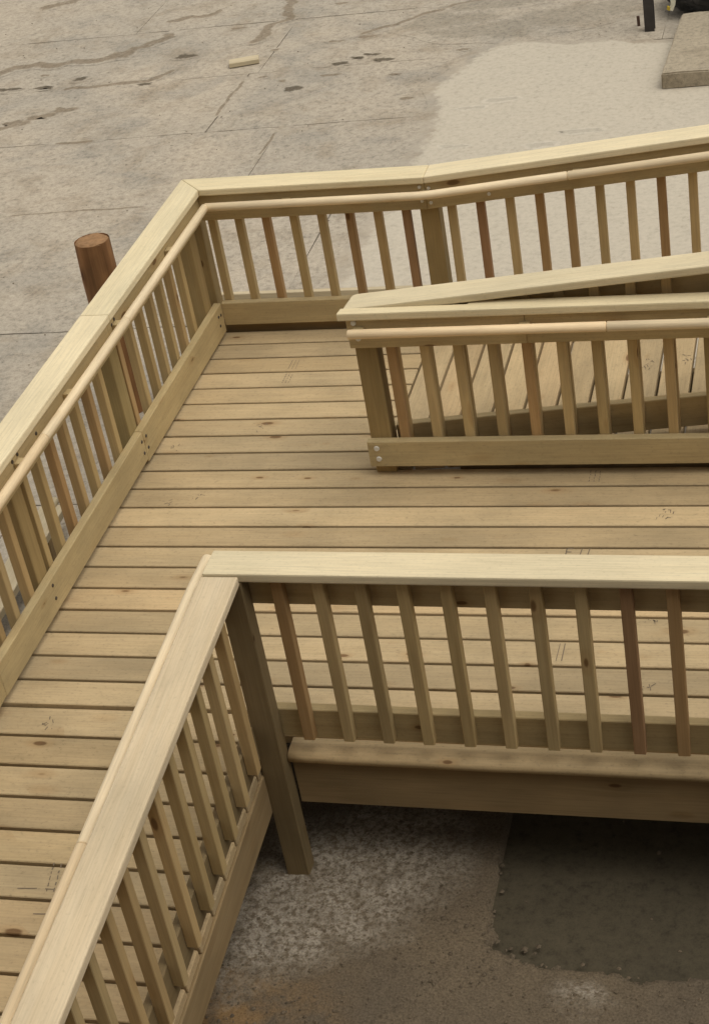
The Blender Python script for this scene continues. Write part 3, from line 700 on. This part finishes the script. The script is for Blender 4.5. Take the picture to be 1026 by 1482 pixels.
for x in (0.45, 1.128, 1.85, 2.65): board('handrail_block', 'rail', br, (x, BF - .0005, ZH + us(x) - .004), (x, BF - .032, ZH + us(x) - .004), 0.045, 0.03)
for x, z in ((1.105, .743), (1.109, .672), (1.15, .661), (1.43, .689), (1.148, .735)): bolt(br, (x, BF, z), (0, -1, 0), 'bolt', .009)

# ------------------------------------------------------------------ middle railing on the landing side
mr = thing('timber_railing', (1.8, -1.33, 0.0), 'level middle timber railing facing the landing, metal bolts on its left end post', 'railing', GR)
MF = -1.3795
pts = [(1.040, -1.4024), (XE, -1.4024), (XE, -1.3225), (1.574, -1.3225), (1.572, -1.3505), (1.046, -1.3505)]
hexa('cap', 'cap', mr, [(x, y, ZCB) for x, y in pts], [(x, y, ZC) for x, y in pts], (1, 0, 0), bev=0.006, seg=2)
span('top_rail', 'rail', mr, 1.068, 1.80, MF, MF + .038, RT0, RT1, f=lambda x: 0); span('top_rail', 'rail', mr, 1.8012, XE, MF, MF + .038, RT0 + .001, RT1, f=lambda x: 0)
span('bottom_rail', 'rail', mr, 1.066, XE, MF, MF + .038, BT0, BT1, f=lambda x: 0)
post(mr, 1.0757, 1.166, MF + .0385, MF + .1285, 0.0, ZCB - .001)
for x in (2.486, 3.85): post(mr, x, x + .09, MF + .0385, MF + .1285, 0.0, ZCB - .001)
i = 0
while 1.205 + BP * i < XE - .1:
    x = 1.205 + BP * i; i += 1
    if abs(x - 2.51) < .1 or abs(x - 3.88) < .09: continue
    baluster(mr, x, x + .04, MF + .0385, MF + .0775, 0.056, ZCB - .002, 'btttbttttttbtttbttt'[(i - 1) % 19])
tube('handrail', 'hand', mr, [(1.082, MF - HO, ZH), (2.127, MF - HO, ZH)], RH); tube('handrail', 'hand', mr, [(2.1275, MF - HO, ZH), (XE, MF - HO, ZH)], RH)
for x in (1.12, 1.8, 2.53, 3.3): board('handrail_block', 'rail', mr, (x, MF - .0005, ZH - .004), (x, MF - .032, ZH - .004), 0.045, 0.03)
for x, z in ((1.105, .144), (1.108, .092), (1.10, .746), (1.109, .674)): bolt(mr, (x, MF, z), (0, -1, 0), 'bolt', .013)

# ------------------------------------------------------------------ middle railing of the ramp
rr = thing('timber_railing', (1.8, -1.25, 0.0), 'sloping timber railing rising along the ramp just behind the level middle railing', 'railing', GR)
pts = [(1.052, -1.3495), (XE, -1.3495), (XE, -1.2164), (1.082, -1.2164), (1.066, -1.228)]
hexa('cap', 'cap', rr, [(x, y, ZCB + SU * (x - XR)) for x, y in pts], [(x, y, ZC + SU * (x - XR)) for x, y in pts], (1, 0, SU), bev=0.006, seg=2)
fr = lambda x: SU * (x - XR)
span('top_rail', 'rail', rr, 1.10, XE, -1.2505, -1.2135, RT0, RT1 - .002, f=fr); span('bottom_rail', 'rail', rr, 1.168, XE, -1.2505, -1.2135, BT0 - .014, BT1 + .002, f=fr)
i = 0
while 1.205 + .141 * i < XE - .1:
    x = 1.205 + .141 * i; i += 1
    if abs(x - 2.51) < .07 or abs(x - 3.88) < .07: continue
    baluster(rr, x, x + .037, -1.291, -1.251, 0.05 + fr(x), ZCB - .004 + fr(x))
tube('handrail', 'hand', rr, [(1.06, -1.168, ZH + fr(1.06)), (XE, -1.168, ZH + fr(XE))], RH)
for x in (1.14, 2.53, 3.3): board('handrail_block', 'rail', rr, (x, -1.213, ZH + fr(x) - .004), (x, -1.182, ZH + fr(x) - .004), 0.045, 0.03)

# ------------------------------------------------------------------ front railing
fr_ = thing('timber_railing', (1.9, -3.12, ZG), 'nearest crosswise timber railing, from the near corner to the right edge, seen from outside', 'railing', GR)
Fi, Fo = -3.0492, -3.1806
XL, XRt = 1.0215, 1.1492
def fspan(name, mat, x0, x1, y0, y1, z0, z1, bev=0.003, root=None, seg=1):
    pts = [(x0, FY(y0, x0)), (x1, FY(y0, x1)), (x1, FY(y1, x1)), (x0, FY(y1, x0))]
    return hexa(name, mat, root or fr_, [(x, y, z0) for x, y in pts], [(x, y, z1) for x, y in pts], (1, -yaw, 0), bev=bev, seg=seg)
capo = fspan('cap', 'cap', XL - .001, XE, Fo, Fi, ZCB, ZC, bev=0.006, seg=2)
fspan('top_rail', 'rail', 1.07, XE, -3.1105, -3.0725, RT0, RT1); fspan('bottom_rail', 'rail', 1.07, XE, -3.1105, -3.0725, BT0, BT1)
i = 0
while 1.23 + BP * i < XE - .1:
    x = 1.23 + BP * i; i += 1
    if abs(x - 2.79) < .08 or abs(x - 3.98) < .08: continue
    y = FY(-3.1305, x); baluster(fr_, x, x + .04, y - .0195, y + .0195, 0.072, ZCB - .002, 'btttttttrbtttbtt'[(i - 1) % 16])
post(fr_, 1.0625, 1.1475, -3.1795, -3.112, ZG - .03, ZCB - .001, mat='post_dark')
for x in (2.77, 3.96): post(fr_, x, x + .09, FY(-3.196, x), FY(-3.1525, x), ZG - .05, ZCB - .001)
tube('handrail', 'hand', fr_, [(1.005, -3.027, ZH), (XE, FY(-3.027, XE), ZH)], RH)
for x in (1.3, 2.1, 2.81): board('handrail_block', 'rail', fr_, (x, FY(-3.072, x), ZH - .004), (x, FY(-3.041, x), ZH - .004), 0.045, 0.03)

# ------------------------------------------------------------------ near railing along the ramp coming down
nr = thing('timber_railing', (1.08, -4.3, ZG), 'sloping timber railing running to the lower left corner, broad pinkish cap nearest the camera', 'railing', GR)
fn = lambda y: -SN * (YN - y) if y < YN else 0.0
YB = -6.6; NHX, NHZ = 0.982, 0.742
def nspan(name, mat, x0, x1, y0, y1, z0, z1, bev=0.003, seg=1):
    pts = [(x0, y0), (x1, y0), (x1, y1), (x0, y1)]
    return hexa(name, mat, nr, [(x, y, z0 + fn(y)) for x, y in pts], [(x, y, z1 + fn(y)) for x, y in pts], (0, -1, -SN), bev=bev, seg=seg)
nspan('cap', 'cap_near', XL, XRt, YN - .0075, YB, ZCB, ZC, bev=0.006, seg=2)
nspan('top_rail', 'rail', 1.035, 1.0675, -3.112, YB, RT0, RT1); nspan('bottom_rail', 'post_dark', 1.035, 1.0675, -3.112, YB, 0.012, 0.160)  # bottom rail: shade behind the balusters is put into its darker wood colour
i = 0
while -3.313 - .1425 * i > YB + .1:
    y = -3.313 - .1425 * i; i += 1
    if abs(y + 5.05) < .1 or abs(y + 6.1) < .1: continue
    baluster(nr, 1.068, 1.106, y, y + .04, 0.065 + fn(y), ZCB - .004 + fn(y))
for y in (-5.09, -6.14): post(nr, 1.074, 1.147, y, y + .09, ZG - .03, ZCB + fn(y) - .003)
tube('handrail', 'hand', nr, [(NHX, -3.012, NHZ), (NHX, YN, NHZ), (NHX, -4.26, NHZ + fn(-4.26))], .022)
tube('handrail', 'hand', nr, [(NHX, -4.2605, NHZ + fn(-4.2605)), (NHX, YB, NHZ + fn(YB))], .022)
for y in (-3.4, -4.2, -4.9, -5.7): board('handrail_block', 'rail', nr, (1.0345, y, ZH + fn(y) - .004), (1.004, y, ZH + fn(y) - .004), 0.045, 0.03)

# ------------------------------------------------------------------ things in the yard
LX, LY, LT = -0.735, 0.20, 0.44
lg = thing('log_bollard', (LX, LY, ZG), 'reddish brown round log post standing outside the left railing', 'bollard')
lt = Vector((0.0, 0.02, 1)).normalized()
path = [Vector((LX, LY, ZG - .05)) + lt * ((LT - ZG + .05) * t) for t in (0, .2, .4, .6, .8, 1)]
logo = tube('log', 'log', lg, path, [.098, .097, .095, .094, .093, .092], 32, False)
for v in logo.data.vertices:
    nn = noise.noise(Vector((v.co.x * 3, v.co.y * 26, v.co.z * 26)))
    v.co += v.normal * (.005 * nn + .003 * noise.noise(v.co * 60))
bm = bmesh.new(); bmesh.ops.create_circle(bm, cap_ends=True, cap_tris=True, segments=28, radius=.091)
bmesh.ops.subdivide_edges(bm, edges=list(bm.edges), cuts=4, use_grid_fill=True)
for v in bm.verts: v.co.z += .004 + .006 * noise.noise(v.co * 22) + .003 * noise.noise(v.co * 70) - (.012 if v.co.length > .088 else 0)
link('end_grain', bm_mesh('end_grain', bm), M['endgrain'], lg, Matrix.Translation(path[-1]) @ Vector((0, 0, 1)).rotation_difference(lt).to_matrix().to_4x4())
bm = bmesh.new(); bmesh.ops.create_cone(bm, cap_ends=True, segments=8, radius1=.007, radius2=.005, depth=.03)
link('branch_stub', bm_mesh('branch_stub', bm), M['log'], lg, Matrix.Translation((LX + .1, LY + .02, LT - .17)) @ Matrix.Rotation(R(90), 4, 'Y'))

o = board('timber_offcut', 'offcut', None, (-1.80, 5.63, ZG + .0235), (-1.565, 5.70, ZG + .0235), 0.115, 0.036)
tag(o, 'short pale timber offcut lying alone on the concrete yard', 'offcut')
o = board('timber_plank', 'offcut', None, (-0.75, 1.425, ZG + .03), (1.35, 1.41, ZG + .03), 0.035, 0.048)
tag(o, 'long thin batten lying on the ground beyond the far railing', 'plank')
pk = thing('timber_beam', (-0.67, -1.8, ZG), 'pale timber plank raised on blocks outside the left railing', 'plank')
board('beam', 'offcut', pk, (-0.70, -0.985, -0.42), (-0.665, -2.75, -0.42), 0.13, 0.04)
tube('round_end', 'offcut', pk, [(-0.70, -0.955, -0.395), (-0.70, -1.01, -0.395)], .022, 12)
for y in (-1.2, -1.9, -2.6): board('block', 'rim', pk, (-0.74, y, -0.496), (-0.63, y, -0.496), 0.10, 0.11)

# concrete step at the top right
bm = bmesh.new()
pts = [(1.785, 4.428), (4.6, 4.50), (4.6, 5.80), (1.836, 5.69)]
lo = [bm.verts.new((x - 3.2, y - 5.1, 0)) for x, y in pts]; hi = [bm.verts.new((x - 3.2, y - 5.1, 0.122)) for x, y in pts]
bm.faces.new(lo[::-1]); bm.faces.new(hi)
for i in range(4): bm.faces.new((lo[i], lo[(i + 1) % 4], hi[(i + 1) % 4], hi[i]))
bmesh.ops.bevel(bm, geom=list(bm.edges), offset=.01, segments=2, affect='EDGES')
bmesh.ops.subdivide_edges(bm, edges=[e for e in bm.edges if e.calc_length() > .5], cuts=24, use_grid_fill=True)
for v in bm.verts:
    nn = noise.noise_vector(Vector((v.co.x * 9, v.co.y * 9, v.co.z * 9))) * .006
    v.co += nn
st = link('concrete_step', bm_mesh('concrete_step', bm), M['step'], None, Matrix.Translation((3.2, 5.1, ZG)))
tag(st, 'thick weathered concrete slab raised at the top right of the yard', 'step')
sp_ = thing('steel_post', (1.59, 5.72, ZG), 'dark upright steel post cut off by the top edge beside the concrete slab', 'post')
board('flange', 'steel', sp_, (1.588, 5.690, ZG - .01), (1.588, 5.690, 1.6), 0.075, 0.008, up=(0, 1, 0), bev=.001)
board('flange', 'steel', sp_, (1.588, 5.755, ZG - .01), (1.588, 5.755, 1.6), 0.075, 0.008, up=(0, 1, 0), bev=.001)
board('web', 'steel', sp_, (1.588, 5.7225, ZG - .01), (1.588, 5.7225, 1.6), 0.008, 0.056, up=(0, 1, 0), bev=.001)
o = board('steel_stub', 'rust', None, (1.492, 5.84, ZG - .01), (1.488, 5.85, ZG + .075), 0.022, 0.014, up=(0, 1, 0), bev=.001)
tag(o, 'short rusty steel stub rising from the ground left of the dark post', 'stub')

bg = thing('refuse_bag', (2.15, 6.35, ZG), 'shiny black plastic bag slumped behind the concrete slab, cut by the top edge', 'bag')
bm = bmesh.new(); bmesh.ops.create_icosphere(bm, subdivisions=5, radius=1)
for v in bm.verts:
    p = v.co.copy(); f = 1 + .10 * noise.noise(p * 2.1) + .07 * (1 - abs(noise.noise(p * 4.5 + Vector((3, 1, 2)))) * 2) + .035 * noise.noise(p * 10)
    v.co = Vector((p.x * .47, p.y * .42, p.z * .27)) * f
    if v.co.z < -.2: v.co.z = -.2 + (v.co.z + .2) * .1
link('bag', bm_mesh('bag', bm, True), M['bag'], bg, Matrix.Translation((2.15, 6.22, ZG + .205)))
def patch(name, mat, pts, d):
    bm = bmesh.new(); vs = [bm.verts.new(v) for v in pts]; f = bm.faces.new(vs)
    r = bmesh.ops.extrude_face_region(bm, geom=[f]); bmesh.ops.translate(bm, vec=d, verts=[g for g in r['geom'] if isinstance(g, bmesh.types.BMVert)])
    bmesh.ops.recalc_face_normals(bm, faces=bm.faces)
    return link(name, bm_mesh(name, bm), M[mat], bg, Matrix.Identity(4))
pb = Vector((1.715, 5.93, -0.475))
patch('label', 'paper', [pb + Vector(v) * .75 for v in ((0, 0, 0), (.05, -.035, 0.0), (.075, -.04, .06), (.085, -.02, .13), (.05, .01, .15), (.025, .02, .10), (.03, .01, .06))], (-.003, -.004, 0))
patch('label_print', 'yellow', [pb + Vector(v) * .6 for v in ((-.01, .0, .01), (.02, -.02, .0), (.025, -.02, .05), (-.005, .0, .06))], (-.006, -.008, 0))

# ------------------------------------------------------------------ behind the camera: unseen low wall and building, added to shade the front railing and earth
M['shade_brick'] = concrete('shade_brickwork', (0.16, 0.105, 0.07), (0.14, 0.09, 0.06))
rw = board('shade_wall', 'shade_brick', None, (1.6, -5.3, 0.15), (14, -5.3, 0.15), 0.3, 1.45, bev=0.01)
tag(rw, 'added low brick wall, out of view below the viewpoint, shading the front railing', 'wall')
hb = thing('shade_building', (6, -8.8, ZG), 'added brick building with upper windows, unseen behind the viewpoint, shading the front of the deck', 'building')
def slabwall(x0, x1, z0, z1): board('wall', 'shade_brick', hb, (x0, -8.6, (z0 + z1) / 2), (x1, -8.6, (z0 + z1) / 2), 0.3, z1 - z0, bev=0)
slabwall(-1.5, 14, ZG, 2.8); slabwall(-1.5, 14, 4.6, 8.2)
xs = [-1.5, 2.0, 4.0, 6.5, 8.5, 11, 13, 14]
for i in range(0, 8, 2): slabwall(xs[i], xs[i + 1], 2.8, 4.6)
